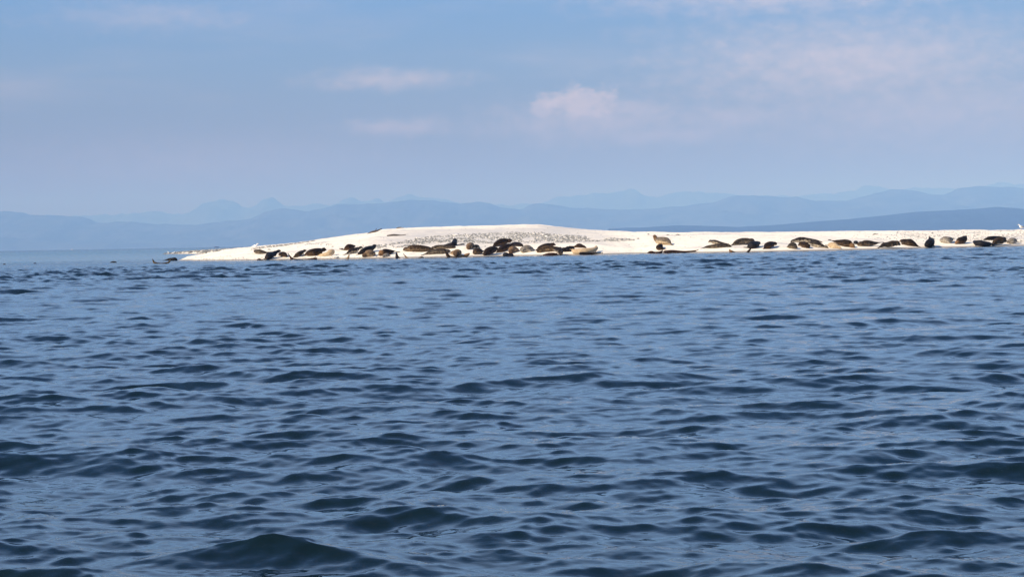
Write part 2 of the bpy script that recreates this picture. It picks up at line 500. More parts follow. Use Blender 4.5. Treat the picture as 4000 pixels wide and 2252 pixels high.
# coat: (back, belly, blotch colour, blotch amount, head colour or None)
COATS = {
    'black':   ((.006, .004, .003), (.016, .011, .008), (.03, .022, .015), .15, None),
    'blue':    ((.008, .008, .010), (.018, .016, .017), (.03, .03, .032), .2, None),
    'brown':   ((.016, .009, .005), (.085, .050, .026), (.006, .004, .003), .5, None),
    'mottle':  ((.034, .021, .011), (.17, .115, .065), (.012, .008, .005), .75, None),
    'grey':    ((.034, .026, .019), (.15, .12, .085), (.012, .009, .007), .8, None),
    'silver':  ((.17, .150, .125), (.36, .32, .26), (.05, .040, .032), .6, None),
    'pied':    ((.009, .006, .005), (.34, .29, .22), (.008, .006, .005), .6, None),
    'tan':     ((.16, .105, .060), (.36, .26, .16), (.045, .028, .016), .5, (.075, .045, .024)),
    'cream':   ((.42, .31, .19), (.52, .40, .26), (.12, .08, .045), .35, None),
    'redbrown': ((.020, .009, .005), (.060, .028, .018), (.007, .004, .003), .4, None),
    'sitter':  ((.11, .090, .070), (.46, .37, .25), (.045, .034, .024), .55, (.12, .070, .034)),
    'tanhead': ((.013, .008, .005), (.070, .044, .024), (.005, .0035, .0025), .6, (.17, .095, .045)),
}


def coat_material(key):
    back, belly, blot, amt, head = COATS[key]
    m, N, b = material(key + " seal pelt")
    t = N.n('ShaderNodeTexCoord')
    a = N.n('ShaderNodeAttribute', attribute_name='back'); al = N.n('ShaderNodeAttribute', attribute_name='along')
    n1 = N.noise(t.outputs['Object'], 5.0, 4, .6, .5); n2 = N.noise(t.outputs['Object'], 11.0, 4, .65)
    f = N.m('ADD', a.outputs['Fac'], N.m('MULTIPLY', N.m('SUBTRACT', n1, .5), .9))
    c = N.mix(N.rng(f, .36, .62), (*belly, 1), (*back, 1))
    c = N.mix(N.m('MULTIPLY', N.rng(n2, .47, .64), amt), c, (*blot, 1))
    pale = N.m('MULTIPLY', N.rng(n2, .46, .32), N.m('MULTIPLY', amt, .28))
    c = N.mix(pale, c, tuple(min(1, x * 2.2 + .01) for x in belly) + (1,))
    if head: c = N.mix(N.rng(N.m('ADD', al.outputs['Fac'], N.m('MULTIPLY', N.m('SUBTRACT', n1, .5), .25)), .20, .12), c, (*head, 1))
    # dark flipper tips and muzzle
    c = N.mix(N.m('MULTIPLY', N.rng(al.outputs['Fac'], .93, .99), .6), c, (.03, .02, .014, 1))
    N.put(b.inputs['Base Color'], c)
    b.inputs['Roughness'].default_value = .62 if key in ('black', 'blue', 'redbrown') else .8
    b.inputs['Specular IOR Level'].default_value = .12
    bu = N.n('ShaderNodeBump'); bu.inputs['Strength'].default_value = .5; bu.inputs['Distance'].default_value = .02
    N.put(bu.inputs['Height'], n2); N.t.links.new(bu.outputs[0], b.inputs['Normal'])
    return m


COAT_M = {}
m_eye = None


def catmull(P, n):
    """resample control rows P (k,d) to n rows, even in arc length of the first three columns"""
    P = np.asarray(P, float)
    Q = np.vstack([2 * P[0] - P[1], P, 2 * P[-1] - P[-2]])
    out = []
    for i in range(1, len(Q) - 2):
        for t in np.linspace(0, 1, 14, endpoint=False):
            a, b, c, d = Q[i - 1], Q[i], Q[i + 1], Q[i + 2]
            out.append(.5 * ((2 * b) + (c - a) * t + (2 * a - 5 * b + 4 * c - d) * t * t + (3 * b - a - 3 * c + d) * t ** 3))
    out.append(P[-1]); out = np.array(out)
    s = np.concatenate([[0], np.cumsum(np.linalg.norm(np.diff(out[:, :3], axis=0), axis=1))])
    u = np.linspace(0, s[-1], n)
    return np.stack([np.interp(u, s, out[:, k]) for k in range(out.shape[1])], -1), s[-1]


def tube(pts, rad, wide=1.0, flat=1.0, seg=14, side0=None):
    """closed loft around pts; returns verts, faces"""
    n = len(pts); V = []; Fc = []
    tan = np.gradient(pts, axis=0); tan /= np.linalg.norm(tan, axis=1)[:, None] + 1e-9
    up = np.array([0, 0, 1.0])
    for i in range(n):
        s = np.cross(tan[i], up) if side0 is None else np.array(side0, float)
        s = s - tan[i] * s.dot(tan[i])
        if np.linalg.norm(s) < .25:
            s = np.array([0, 1.0, 0]); s = s - tan[i] * s.dot(tan[i])
        s /= np.linalg.norm(s)
        if i and s.dot(prev) < 0: s = -s
        prev = s
        w = np.cross(s, tan[i])
        for k in range(seg):
            a = 2 * math.pi * k / seg
            V.append(pts[i] + s * math.cos(a) * rad[i] * wide + w * math.sin(a) * rad[i] * flat)
    for i in range(n - 1):
        for k in range(seg):
            a = i * seg + k; b = i * seg + (k + 1) % seg
            Fc.append([a, b, b + seg, a + seg])
    c0 = len(V); V.append(pts[0] - tan[0] * rad[0] * .6); c1 = len(V); V.append(pts[-1] + tan[-1] * rad[-1] * .5)
    for k in range(seg):
        Fc.append([c0, (k + 1) % seg, k]); e = (n - 1) * seg
        Fc.append([c1, e + k, e + (k + 1) % seg])
    return V, Fc


SEALS = []


def seal(zoom, pts, coat, label, water=False, face=False, away=False, dy=0.0, length=1.35, flip=True, name="seal", group="harbour seals hauled out along the waterline",
         tailfan=True):
    """pts: (x, y, r) from nose to tail in the zoomed crop; r is the half thickness seen there"""
    zx, zy, zs = ZOOM[zoom]
    P = [(zx + x / zs, zy + y / zs, r / zs) for x, y, r in pts]
    SEALS.append(dict(P=P, coat=coat, label=label, water=water, face=face, away=away, dy=dy, length=length, flip=flip, name=name, group=group, tailfan=tailfan))


WATER_G = "harbour seals lying in the shallows"
seal('B', [(225,325,26),(262,330,44),(340,340,58),(430,352,46),(510,362,28),(590,352,12)], 'grey', "mottled grey seal lying in front of the white gull, nearest the island's low end")
seal('B', [(882,318,14),(835,320,34),(760,355,46),(670,410,66),(580,450,80),(530,490,58)], 'blue', "blue black seal stretched over the neck of a brown one, hind end at the waterline")
seal('B', [(850,405,25),(895,400,56),(960,410,64),(1015,440,36)], 'brown', "stubby dark brown seal tucked behind the head of a blue black seal", away=True)
seal('B', [(285,545,16),(330,540,30),(375,545,22),(410,550,14),(438,530,12)], 'redbrown', "small reddish brown seal head and flipper breaking the water by the blue black seal", water=True, flip=False, group=WATER_G, tailfan=False)
seal('B', [(1788,512,20),(1740,515,32),(1650,530,26),(1500,545,22),(1350,550,22),(1240,548,34),(1170,535,36),(1120,465,20),(1078,405,10)], 'redbrown', "dark seal in the shallows with hind flippers raised, below the biggest smooth dark brown seal", water=True, flip=False, group=WATER_G)
seal('B', [(1527,306,10),(1488,312,30),(1440,335,38),(1370,375,54),(1300,420,54),(1240,455,38),(1205,475,18)], 'mottle', "mottled brown seal with raised head pointing at a big dark brown seal")
seal('B', [(2028,302,12),(1975,285,44),(1900,308,56),(1800,335,86),(1680,362,92),(1590,378,74),(1520,400,44),(1478,430,16)], 'brown', "biggest smooth dark brown seal left of the cobbles, head raised over a cream one")
seal('B', [(2215,390,22),(2165,340,74),(2085,392,64),(1980,412,44),(1880,428,34),(1800,450,18)], 'cream', "cream and golden seal with grey head, lying against the big dark brown seal")
seal('C', [(560,262,14),(495,272,48),(410,292,80),(350,315,62),(290,352,22),(250,342,10)], 'brown', "round backed dark brown seal behind the slender pied seal", away=True)
seal('C', [(752,302,14),(700,300,30),(600,345,54),(500,378,58),(420,405,42),(360,445,22),(300,474,12)], 'pied', "slender seal with dark back and pale grey belly, between two dark seals")
seal('C', [(1098,252,14),(1052,255,38),(1008,302,58),(910,332,72),(800,378,74),(700,422,54),(640,458,22)], 'black', "black seal with head lifted high, behind the round tan seal at the waterline")
seal('C', [(755,505,24),(795,490,55),(870,462,88),(950,448,90),(1010,462,64),(1045,475,28)], 'tan', "round tan seal with brown head at the waterline, below the black seal", face=True, length=1.2)
seal('C', [(1178,468,40),(1222,438,76),(1310,412,80),(1400,402,60),(1480,400,42),(1540,392,20),(1590,400,8)], 'tanhead', "dark brown seal with tan face, lying behind a small silver seal", face=True)
seal('C', [(1255,522,16),(1300,502,44),(1370,495,52),(1430,522,22)], 'silver', "small silver grey seal pup in front of a tan faced brown seal", length=.8, flip=False)
seal('C', [(412,472,10),(398,520,22),(372,572,28),(350,600,30)], 'tan', "pair of tan hind flippers standing out of the water below the pied seal", water=True, flip=False, group=WATER_G)
seal('C', [(1605,438,24),(1606,490,30),(1625,545,46),(1690,572,22),(1760,600,20)], 'black', "black seal holding its neck straight up at the waterline beside the small silver pup", water=True, flip=False, group=WATER_G, tailfan=False)
seal('C', [(1990,600,16),(1930,595,24),(1880,570,26),(1840,535,22),(1808,497,13)], 'tan', "one tan flipper slanting out of the water beside the upright black neck", water=True, flip=False, group=WATER_G)
seal('C', [(2285,552,16),(2240,545,28),(2195,552,20),(2120,590,20)], 'mottle', "little brown seal head floating in front of the slim grey seal", water=True, flip=False, group=WATER_G, tailfan=False)
seal('D', [(95,425,14),(150,400,44),(222,400,66),(340,385,88),(470,385,90),(600,390,78),(720,392,58),(800,396,38),(850,405,16)], 'mottle', "long mottled brown seal lying flat at the left end of the cobble patch")
seal('D', [(1288,462,16),(1230,452,40),(1130,450,60),(1020,455,60),(900,462,58),(780,482,48),(680,515,25),(597,541,11)], 'grey', "slim mottled grey seal with its tail stretched toward the water, below the cobble patch", dy=-.1)
seal('D', [(1405,350,30),(1300,358,45),(1180,352,52),(1050,345,50),(920,355,48),(820,366,28)], 'grey', "dusky mottled seal under the raised black seal, behind the slim grey one", dy=.15)
seal('D', [(1440,168,12),(1402,176,40),(1388,232,60),(1355,290,62),(1280,292,50),(1200,292,26),(1120,300,10)], 'black', "black seal with upright head and grey chest against the cobbles", dy=.35)
seal('D', [(1640,285,14),(1600,276,22),(1540,296,28),(1450,322,22)], 'silver', "tail end of a grey seal lying behind the upright black one", length=.8, flip=False, dy=.5)
seal('D', [(1438,560,32),(1425,500,82),(1480,490,74),(1350,492,48),(1290,505,18)], 'tan', "plump tan brown seal facing the water above a floating banana shaped seal", face=True, length=1.2)
seal('D', [(1762,506,14),(1742,528,30),(1680,562,44),(1600,592,34),(1450,615,24),(1300,606,28),(1228,572,40),(1182,502,26),(1147,435,12)], 'tanhead', "seal bent like a banana in the water, directly below the plump tan brown one", water=True, flip=False, group=WATER_G)
seal('D', [(1745,385,36),(1758,325,70),(1808,298,62),(1850,300,34)], 'tan', "chubby light brown seal facing the water against the cobbles, left of a pied one", face=True, length=1.2)
seal('D', [(1838,362,36),(1888,352,54),(1950,342,52),(2010,372,26)], 'pied', "black and white seal squeezed behind two chubby brown seals", dy=.1, length=1.1)
seal('D', [(1878,500,42),(1928,462,80),(2000,452,72),(2070,456,36),(2135,450,14)], 'mottle', "chubby mottled tan seal curled in front of the black and white one", face=True, length=1.1)
seal('E', [(155,440,14),(178,415,36),(225,372,64),(300,342,72),(370,322,58),(420,312,34)], 'brown', "very dark brown seal with nose down to the waterline, leftmost of the heap below cobbles")
seal('E', [(722,152,12),(700,150,28),(640,156,46),(560,166,60),(480,188,64),(400,222,44),(350,268,22)], 'brown', "dark brown seal lying highest on the heap that lies against the cobbles", dy=.3)
seal('E', [(765,252,18),(712,250,46),(640,266,56),(550,302,62),(470,342,46),(418,380,14)], 'brown', "olive brown seal in the middle of the heap, in front of the highest one")
seal('E', [(935,252,18),(872,240,50),(790,226,46),(715,222,26)], 'black', "black seal stretched out behind the heap, head beside the mottled round seal", dy=.2)
seal('E', [(697,388,34),(716,332,60),(770,322,52),(828,345,36),(866,352,14)], 'tan', "pale tan seal with brown face in front of the heap", face=True, length=1.1)
seal('E', [(540,442,18),(590,430,42),(650,440,36),(722,440,30),(745,455,16)], 'blue', "wet blue black seal back at the waterline below the pale tan face", water=True, flip=False, group=WATER_G, tailfan=False, dy=.5)
seal('E', [(925,362,38),(960,326,68),(1030,312,72),(1090,326,58),(1140,336,28),(1190,342,10)], 'silver', "round spotted silvery seal looking at the water, alone between the two heaps", face=True, length=1.25)
seal('E', [(1600,240,10),(1545,226,30),(1460,242,42),(1370,268,50),(1280,312,48),(1205,352,16)], 'brown', "plain brown seal with lifted head, lying behind the large mottled one", dy=.25)
seal('E', [(1228,374,22),(1290,342,54),(1390,306,60),(1500,312,58),(1600,318,48),(1700,306,30)], 'mottle', "large mottled brown seal at the front of the second heap, face low on the sand")
seal('E', [(2215,292,10),(2140,266,36),(2065,258,48),(1980,282,26),(1880,272,20)], 'brown', "brown seal with humped back behind the cream one", dy=.3, flip=False)
seal('E', [(1735,332,36),(1830,332,58),(1920,332,60),(1965,352,32)], 'black', "dark streaked seal wedged between the spotted and the cream ones", dy=.15, length=1.2)
seal('E', [(1558,332,18),(1620,342,42),(1682,362,54),(1702,412,38)], 'pied', "black and white spotted seal with hind end dipping in the water, beside the cream one", length=1.0)
seal('E', [(1345,442,12),(1450,428,28),(1550,422,28),(1632,428,22)], 'redbrown', "wet pinkish brown back awash below the large mottled seal", water=True, flip=False, group=WATER_G, dy=.6)
seal('E', [(2414,266,18),(2406,312,40),(2340,350,56),(2220,362,60),(2100,370,58),(1990,368,52),(1935,336,26)], 'cream', "cream golden seal lying on its side with nose pointed to the sky", face=True)
seal('E', [(2085,412,26),(2140,412,30),(2280,412,24),(2420,406,15),(2515,402,8)], 'black', "flat dark seal in the shallows right below the cream golden one", water=True, flip=False, group=WATER_G, dy=.5)
seal('G', [(498,203,36),(502,210,42),(522,256,50),(575,308,82),(680,316,90),(780,322,86),(840,352,66),(890,392,34),(945,428,13)], 'sitter', "pale grey seal sitting alone with raised brown head, highest up the bare sand", face=True)
seal('G', [(656,414,26),(648,455,52),(612,488,72),(640,512,50),(700,514,25),(762,530,10)], 'tanhead', "brown seal with head raised, at the waterline right below the lone sitting seal", length=1.1)
seal('G', [(310,632,10),(370,612,30),(430,614,38),(500,622,28),(600,622,32),(670,600,30),(692,565,12)], 'redbrown', "reddish brown seal awash with tail flippers curled up, below the raised brown head", water=True, flip=False, group=WATER_G, dy=.4)
seal('G', [(716,602,16),(735,600,30),(790,600,37),(950,592,38),(1100,600,33),(1250,602,28),(1380,596,26),(1470,590,28),(1565,560,8)], 'redbrown', "long dark seal stretched flat along the waterline, tail flippers pointing away from the lone sitter", water=True, flip=False, group=WATER_G, dy=.7)
seal('H', [(428,292,9),(480,270,32),(540,274,42),(620,282,44),(720,310,36),(820,326,26),(900,332,14)], 'pied', "black headed seal with pale throat lying behind a long speckled dark one", dy=.15)
seal('H', [(1008,402,16),(970,388,30),(900,372,42),(820,378,50),(680,386,58),(520,402,48),(380,412,25),(275,443,7)], 'grey', "long speckled dark grey seal with pointed tail, in front of the black headed one")
seal('H', [(1572,275,38),(1510,266,70),(1410,266,76),(1290,266,76),(1170,292,66),(1080,332,36),(1012,370,10)], 'grey', "arched dark grey seal with paler flank, behind the glossy blue black one")
seal('H', [(1728,320,20),(1682,318,52),(1600,352,84),(1512,376,90),(1450,402,46),(1415,412,16)], 'blue', "glossy blue black seal sitting in front of the arched grey one")
seal('H', [(958,478,12),(985,515,32),(1030,537,32),(1110,556,20),(1250,580,20),(1380,562,20),(1440,520,28),(1480,475,22),(1512,438,10)], 'tanhead', "floating seal with face and tail flippers up, below the arched grey one", water=True, flip=False, group=WATER_G, dy=.2)
seal('H', [(2138,335,34),(2080,326,46),(2000,346,72),(1920,382,80),(1860,422,44),(1832,450,15)], 'brown', "dark brown seal lying by itself between the blue black seal and the grey faced one")
seal('I', [(240,298,10),(300,266,36),(400,246,60),(530,236,72),(680,252,64),(820,270,55),(950,282,40),(1040,302,18)], 'pied', "large arched seal with black back and white mottled belly, behind three others", dy=.3)
seal('I', [(412,425,22),(382,420,46),(330,402,80),(290,372,78),(222,392,50),(150,425,13)], 'grey', "grey brown seal with pale shoulder, leftmost in front of the large arched one", face=False, length=1.1)
seal('I', [(716,425,20),(700,405,50),(650,382,72),(580,346,68),(492,336,50),(440,380,12)], 'brown', "very dark brown seal, middle one of three in front of the large arched seal", length=1.2)
seal('I', [(1200,440,9),(1150,416,26),(1080,402,40),(980,366,60),(880,336,72),(780,320,54),(705,305,20)], 'pied', "black backed seal with clean pale belly, rightmost in front of the large arched one")
seal('I', [(1520,446,10),(1480,430,26),(1420,406,48),(1340,376,74),(1260,362,60),(1185,360,14)], 'cream', "cream white seal lying before a heavy blackish one", dy=-.1)
seal('I', [(1855,432,18),(1805,385,54),(1730,336,84),(1620,312,88),(1500,302,72),(1380,276,40),(1300,256,15)], 'tanhead', "heavy blackish brown seal behind the cream white one", dy=.15)
seal('I', [(1842,295,20),(1888,308,54),(1930,350,38)], 'blue', "slate grey seal mostly hidden between the heavy blackish one and the flat mottled one", dy=.45, length=1.0, flip=False)
seal('I', [(1940,352,38),(2022,330,58),(2130,316,72),(2250,316,62),(2350,322,45),(2440,306,22),(2510,300,9)], 'mottle', "flat mottled brown seal with tail pointing along the beach, beside the slate grey one")
seal('J', [(1000,582,14),(960,540,46),(880,510,90),(750,520,98),(600,552,84),(450,562,66),(340,622,34),(265,656,12)], 'mottle', "olive brown seal facing a seal with tan snout, tail toward the water")
seal('J', [(965,460,9),(1040,430,46),(1110,450,80),(1220,480,108),(1330,490,120),(1440,532,88),(1530,572,54),(1600,612,24)], 'tanhead', "black brown seal with tan pointed snout, nosing at the olive brown one", face=False)
seal('J', [(1865,620,34),(1905,575,90),(1985,520,130),(2030,435,104),(2000,355,56),(1982,298,22)], 'black', "black seal propped upright at the waterline, shaped like a cone", length=1.0, tailfan=False)
seal('K', [(480,442,24),(560,430,86),(650,430,84),(730,420,58),(762,402,20)], 'silver', "pale cream backed seal lying between the black cone shaped one and a slanted dark one", length=1.2)
seal('K', [(855,520,20),(900,482,50),(970,450,80),(1050,420,80),(1090,372,50),(1126,332,18)], 'tanhead', "slanted dark seal with a bluish flank, right beside the pale cream backed one", length=1.1, tailfan=False)
seal('K', [(1320,470,28),(1380,502,64),(1480,516,80),(1600,532,68),(1700,532,50),(1770,532,26)], 'blue', "sleek blue black seal curved along the waterline at the right end")
seal('K', [(2120,402,18),(2050,382,35),(1900,382,50),(1780,392,60),(1660,402,50),(1568,422,20)], 'black', "brown and black seal lying behind the sleek blue black one", dy=.35)
seal('K', [(1782,566,20),(1830,502,50),(1900,456,76),(1990,442,88),(2070,442,70),(2130,462,30)], 'mottle', "olive brown spotted seal, nose at the waterline, between sleek black and small grey ones", dy=.05)
seal('K', [(2150,452,15),(2200,482,56),(2260,452,74),(2330,446,62),(2392,472,20),(2460,470,8)], 'silver', "small grey seal, last one at the right edge")
seal('A', [(1252,366,16),(1215,348,27),(1170,352,24),(1120,354,20),(1045,372,9)], 'blue', "black seal in the water at the very tip of the sand", water=True, flip=False, group=WATER_G, dy=.6)
seal('A', [(1140,362,6),(1128,384,16),(1090,412,14),(980,426,12),(880,414,18),(856,385,14),(838,345,5)], 'grey', "banana shaped seal floating beside the tip of the sand with flippers raised", water=True, flip=False, group=WATER_G, tailfan=False)
seal('A', [(240,412,9),(210,402,15),(170,402,15),(130,410,7)], 'black', "dark seal head in open water beyond the floating banana shaped one", water=True, flip=False, group=WATER_G, tailfan=False)
seal('P', [(142,1030,2),(137,1029,3.4),(131,1030,2)], 'brown', "tiny brown seal head far out on the water, the second from the frame edge", water=True, flip=False, group=WATER_G, tailfan=False)
seal('P', [(22,1033,2),(17,1032,2.8),(11,1033,2)], 'brown', "tiniest seal head far out on the water, closest to the frame edge", water=True, flip=False, group=WATER_G, tailfan=False)



def spine_of(S):
    P = S['P']
    if S['water']:
        xm = np.mean([p[0] for p in P])
        if xm > 700:
            Y0 = 120.0
            for _ in range(8): Y0 = float(np.interp(at(xm, 1000, Y0)[0], SHX, SHY))
        else:
            Y0 = on_water(xm, max(p[1] + p[2] for p in P) - 1)[1] + .9
        Y0 = Y0 - .9 + S['dy']
        Ys = [Y0] * len(P)
    else:
        low = max(P, key=lambda p: p[1] + p[2] * .9)
        Y0 = hit(low[0], low[1] + low[2] * .9)[1]
        lim = 1.1
        Ys = []
        for p in P:
            yc = hit(p[0], p[1] + p[2] * .95)[1]
            Ys.append(Y0 + max(-.1, min(lim, (yc - Y0) * .6)))
        # raised heads and backs keep the depth of the body beneath them
        Ys = np.convolve(np.pad(Ys, 1, 'edge'), [.25, .5, .25], 'valid')
        Ys = np.array(Ys) + S['dy']
    Q = np.array([at(p[0], p[1], y) for p, y in zip(P, Ys)])
    n = len(Q)
    L = np.linalg.norm(np.diff(Q, axis=0), axis=1).sum()
    if L < S['length'] and not S['water']:
        need = math.sqrt(S['length'] ** 2 - L * L) * .8
        t = np.linspace(0, 1, n)
        if S['away']: t = 1 - t
        Ys = np.asarray(Ys) + need * (t - .15)
        Q = np.array([at(p[0], p[1], y) for p, y in zip(P, Ys)])
    R = np.array([p[2] / F * y for p, y in zip(P, Ys)])
    return np.column_stack([Q, R])


def build_seal(S):
    sp = spine_of(S)
    rows, L = catmull(sp, 40)
    pts = rows[:, :3]; rad = np.maximum(rows[:, 3] * 1.05, .014)
    u = np.linspace(0, 1, len(pts))
    g = lambda m, s: np.exp(-((u - m) / s) ** 2)
    if not S['water']:
        rad = rad * (1 - .17 * g(.18, .05) + .10 * g(.075, .04) - (.22 * g(.93, .05) if S['tailfan'] else 0))      # neck, round head, thin ankles
    V, Fc = tube(pts, rad, wide=1.12)
    tan = np.gradient(pts, axis=0); tan /= np.linalg.norm(tan, axis=1)[:, None] + 1e-9

    def add(v, f):
        k = len(V); V.extend(v); Fc.extend([[i + k for i in q] for q in f])
    sc = max(.55, min(1.15, rad.max() / .2))
    camside = np.array([0, -1.0, 0])
    # hind flippers: two flat fans spreading from the tail
    if S['tailfan']:
        e = pts[-2]; d = tan[-3]
        sd = np.cross(d, [0, 0, 1]); sd = sd / (np.linalg.norm(sd) + 1e-6) if np.linalg.norm(sd) > .2 else np.array([0, 1.0, 0])
        for sg in (-1, 1):
            ln = .24 * sc
            q = np.array([e - d * .05, e + d * ln * .4 + sd * sg * .03, e + d * ln + sd * sg * .095 * sc])
            rr = np.array([.04, .050, .075]) * sc
            qq, _ = catmull(np.column_stack([q, rr]), 8)
            v, f = tube(qq[:, :3], np.maximum(qq[:, 3], .015), wide=1.0, flat=.34, seg=8, side0=(sd if S['water'] is False else np.cross(d, sd)))
            add(v, f)
    # a round head with a short muzzle turned to the viewer, where the photograph shows the face
    if S['face']:
        a, b = sp[0], sp[1]
        hc = (a[:3] * .5 + b[:3] * .5) if S['coat'] != 'sitter' else b[:3]
        hr = max(a[3] * .95, b[3] * .72) if S['coat'] != 'sitter' else b[3] * 1.04
        hd = pts[0] - pts[8]; hd /= np.linalg.norm(hd)
        look = hd * .35 + np.array([-.10, -1.0, -.10])
        if S['coat'] == 'sitter': look = np.array([-.62, -.80, -.12])
        look /= np.linalg.norm(look)
        hc = hc + look * hr * .25
        mz = hc + look * hr * .78 - np.array([0, 0, hr * .22])
        add(*ball(hc, hr, 14, 10)); add(*ball(mz, hr * .46, 12, 8))
        S['head'] = (hc, hr, mz, look)
    # fore flippers: paddles lying back along the flanks
    if S['flip'] and len(pts) > 10:
        i = int(len(pts) * .30)
        for sg in (-1, 1):
            s = np.cross(tan[i], [0, 0, 1.0])
            s = s / (np.linalg.norm(s) + 1e-6)
            if np.linalg.norm(np.cross(tan[i], [0, 0, 1.0])) < .25: s = camside
            c = pts[i] + s * sg * rad[i] * .95 + np.array([0, 0, -.35 * rad[i]])
            back = tan[i] * .22 * sc + np.array([0, 0, -.55 * rad[i]]) + s * sg * .05
            q = np.array([c - back * .2 - s * sg * .04, c + back * .45, c + back])
            rr = np.array([.055, .05, .03]) * sc
            qq, _ = catmull(np.column_stack([q, rr]), 8)
            v, f = tube(qq[:, :3], qq[:, 3], wide=.45, flat=1.0, seg=8, side0=s)
            add(v, f)
    base = np.array([pts[:, 0].mean(), pts[:, 1].mean(), min(pts[:, 2] - rad)])
    A = np.array(V) - base
    nm = S['name']
    me = bpy.data.meshes.new(nm); me.from_pydata([tuple(x) for x in A], [], Fc); me.update()
    tmp = bpy.data.objects.new(nm, me); C.objects.link(tmp)
    rm = tmp.modifiers.new("r", 'REMESH'); rm.mode = 'VOXEL'; rm.voxel_size = .016 if rad.max() > .06 else .010
    sm = tmp.modifiers.new("s", 'SMOOTH'); sm.iterations = 2; sm.factor = .5
    S['tmp'] = tmp; S['base'] = base; S['pts'] = pts; S['rad'] = rad; S['L'] = L
    return tmp


def finish_seal(S, dg):
    ev = S['tmp'].evaluated_get(dg)
    me = bpy.data.meshes.new_from_object(ev)
    nm = S['name']; me.name = nm
    n = len(me.vertices); co = np.empty(n * 3, np.float32); me.vertices.foreach_get('co', co); co = co.reshape(-1, 3)
    pl = S['pts'] - S['base']
    d = ((co[:, None, :] - pl[None]) ** 2).sum(-1); k = d.argmin(1)
    up = (co[:, 2] - pl[k, 2]) / np.maximum(S['rad'][k], .03)
    back = np.clip(up * .42 + .52, 0, 1); along = k / (len(pl) - 1)
    for an, vals in (('back', back), ('along', along)):
        a = me.attributes.new(an, 'FLOAT', 'POINT'); a.data.foreach_set('value', vals.astype(np.float32))
    me.polygons.foreach_set('use_smooth', np.full(len(me.polygons), True))
    me.materials.clear()
    if S['coat'] not in COAT_M: COAT_M[S['coat']] = coat_material(S['coat'])
    me.materials.append(COAT_M[S['coat']])
    o = S['tmp']; old = o.data; o.modifiers.clear(); o.data = me; bpy.data.meshes.remove(old)
    o.name = nm; o.location = S['base']
    tag(o, S['label'], "seal", S['group'])
    if S['face']:
        hc, hr, mz, look = S['head']; hc = hc - S['base']; mz = mz - S['base']
        up = np.array([0, 0, 1.0]); sd = np.cross(look, up); sd /= np.linalg.norm(sd); u2 = np.cross(sd, look)
        for nm2, p, rr in (("eye", hc + (look * .84 + sd * .46 + u2 * .22) * hr, .15 * hr), ("eye", hc + (look * .84 - sd * .46 + u2 * .22) * hr, .15 * hr),
                           ("nose", mz + (look * .9 + u2 * .25) * hr * .46, .13 * hr)):
            v, f = ball(p, max(rr, .014), 8, 6)
            new_mesh(nm2, v, f, m_eye, parent=o)
    return o


def ball(c, r, nu=10, nv=7, sq=(1, 1, 1)):
    V = []; Fc = []
    for j in range(nv + 1):
        t = math.pi * j / nv
        for i in range(nu):
            a = 2 * math.pi * i / nu
            V.append((c[0] + r * sq[0] * math.sin(t) * math.cos(a), c[1] + r * sq[1] * math.sin(t) * math.sin(a), c[2] + r * sq[2] * math.cos(t)))
    for j in range(nv):
        for i in range(nu):
            Fc.append([j * nu + i, j * nu + (i + 1) % nu, (j + 1) * nu + (i + 1) % nu, (j + 1) * nu + i])
    return V, Fc


def build_seals():
    global m_eye
    m_eye = mat_plain("wet black", (.006, .005, .005), (.01, .01, .01), 5, .15)
    for S in SEALS: build_seal(S)
    dg = bpy.context.evaluated_depsgraph_get(); dg.update()
    for S in SEALS: finish_seal(S, dg)


build_seals()
# ------------------------------------------------------------------ cobbles, stones, driftwood, gulls, far boats
def stone_templates():
    import bmesh
    out = []
    for s in range(14):
        bm = bmesh.new(); bmesh.ops.create_icosphere(bm, subdivisions=1, radius=1.0)
        rs = random.Random(s + 5)
        ax = [rs.uniform(.75, 1.25), rs.uniform(.6, 1.0), rs.uniform(.34, .62)]
        cuts = [(Vector((rs.uniform(-1, 1), rs.uniform(-1, 1), rs.uniform(-.6, 1))).normalized(), rs.uniform(.6, .85)) for _ in range(5)]
        for v in bm.verts:
            for n, d in cuts:
                e = v.co.dot(n)
                if e > d: v.co -= n * (e - d)
            v.co = Vector((v.co.x * ax[0], v.co.y * ax[1], v.co.z * ax[2])) * rs.uniform(.95, 1.05)
        bm.verts.ensure_lookup_table()
        out.append((np.array([v.co[:] for v in bm.verts]), np.array([[v.index for v in f.verts] for f in bm.faces])))
        bm.free()
    return out


STONES = stone_templates()


def scatter_stones(name, spots, mat, label=None):
    """spots: (x, y, size, tone); one object for a bed of cobbles nobody could count"""
    VV, FF, TT = [], [], []; k = 0
    rs = np.random.RandomState(len(spots))
    for x, y, s, tone in spots:
        v, f = STONES[rs.randint(len(STONES))]
        a = rs.uniform(0, 6.28); t = rs.uniform(-.35, .35)
        v = v * s
        v = np.stack([v[:, 0] * math.cos(t) - v[:, 2] * math.sin(t), v[:, 1], v[:, 0] * math.sin(t) + v[:, 2] * math.cos(t)], -1)
        v = np.stack([v[:, 0] * math.cos(a) - v[:, 1] * math.sin(a), v[:, 0] * math.sin(a) + v[:, 1] * math.cos(a), v[:, 2]], -1)
        z = float(ground(x, y)) + s * .12
        VV.append(v + [x, y, z]); FF.append(f + k); TT.append(np.full(len(v), tone)); k += len(v)
    o = new_mesh(name, np.vstack(VV), np.vstack(FF).astype(np.int32), mat, smooth=False)
    a = o.data.attributes.new('tone', 'FLOAT', 'POINT'); a.data.foreach_set('value', np.concatenate(TT).astype(np.float32))
    tag(o, label, kind='stuff')
    return o


M_ST = mat_stones()


def tone(rs, pale=.15):
    return rs.uniform(.8, 1) if rs.rand() < pale else rs.beta(2, 2.4) * .8


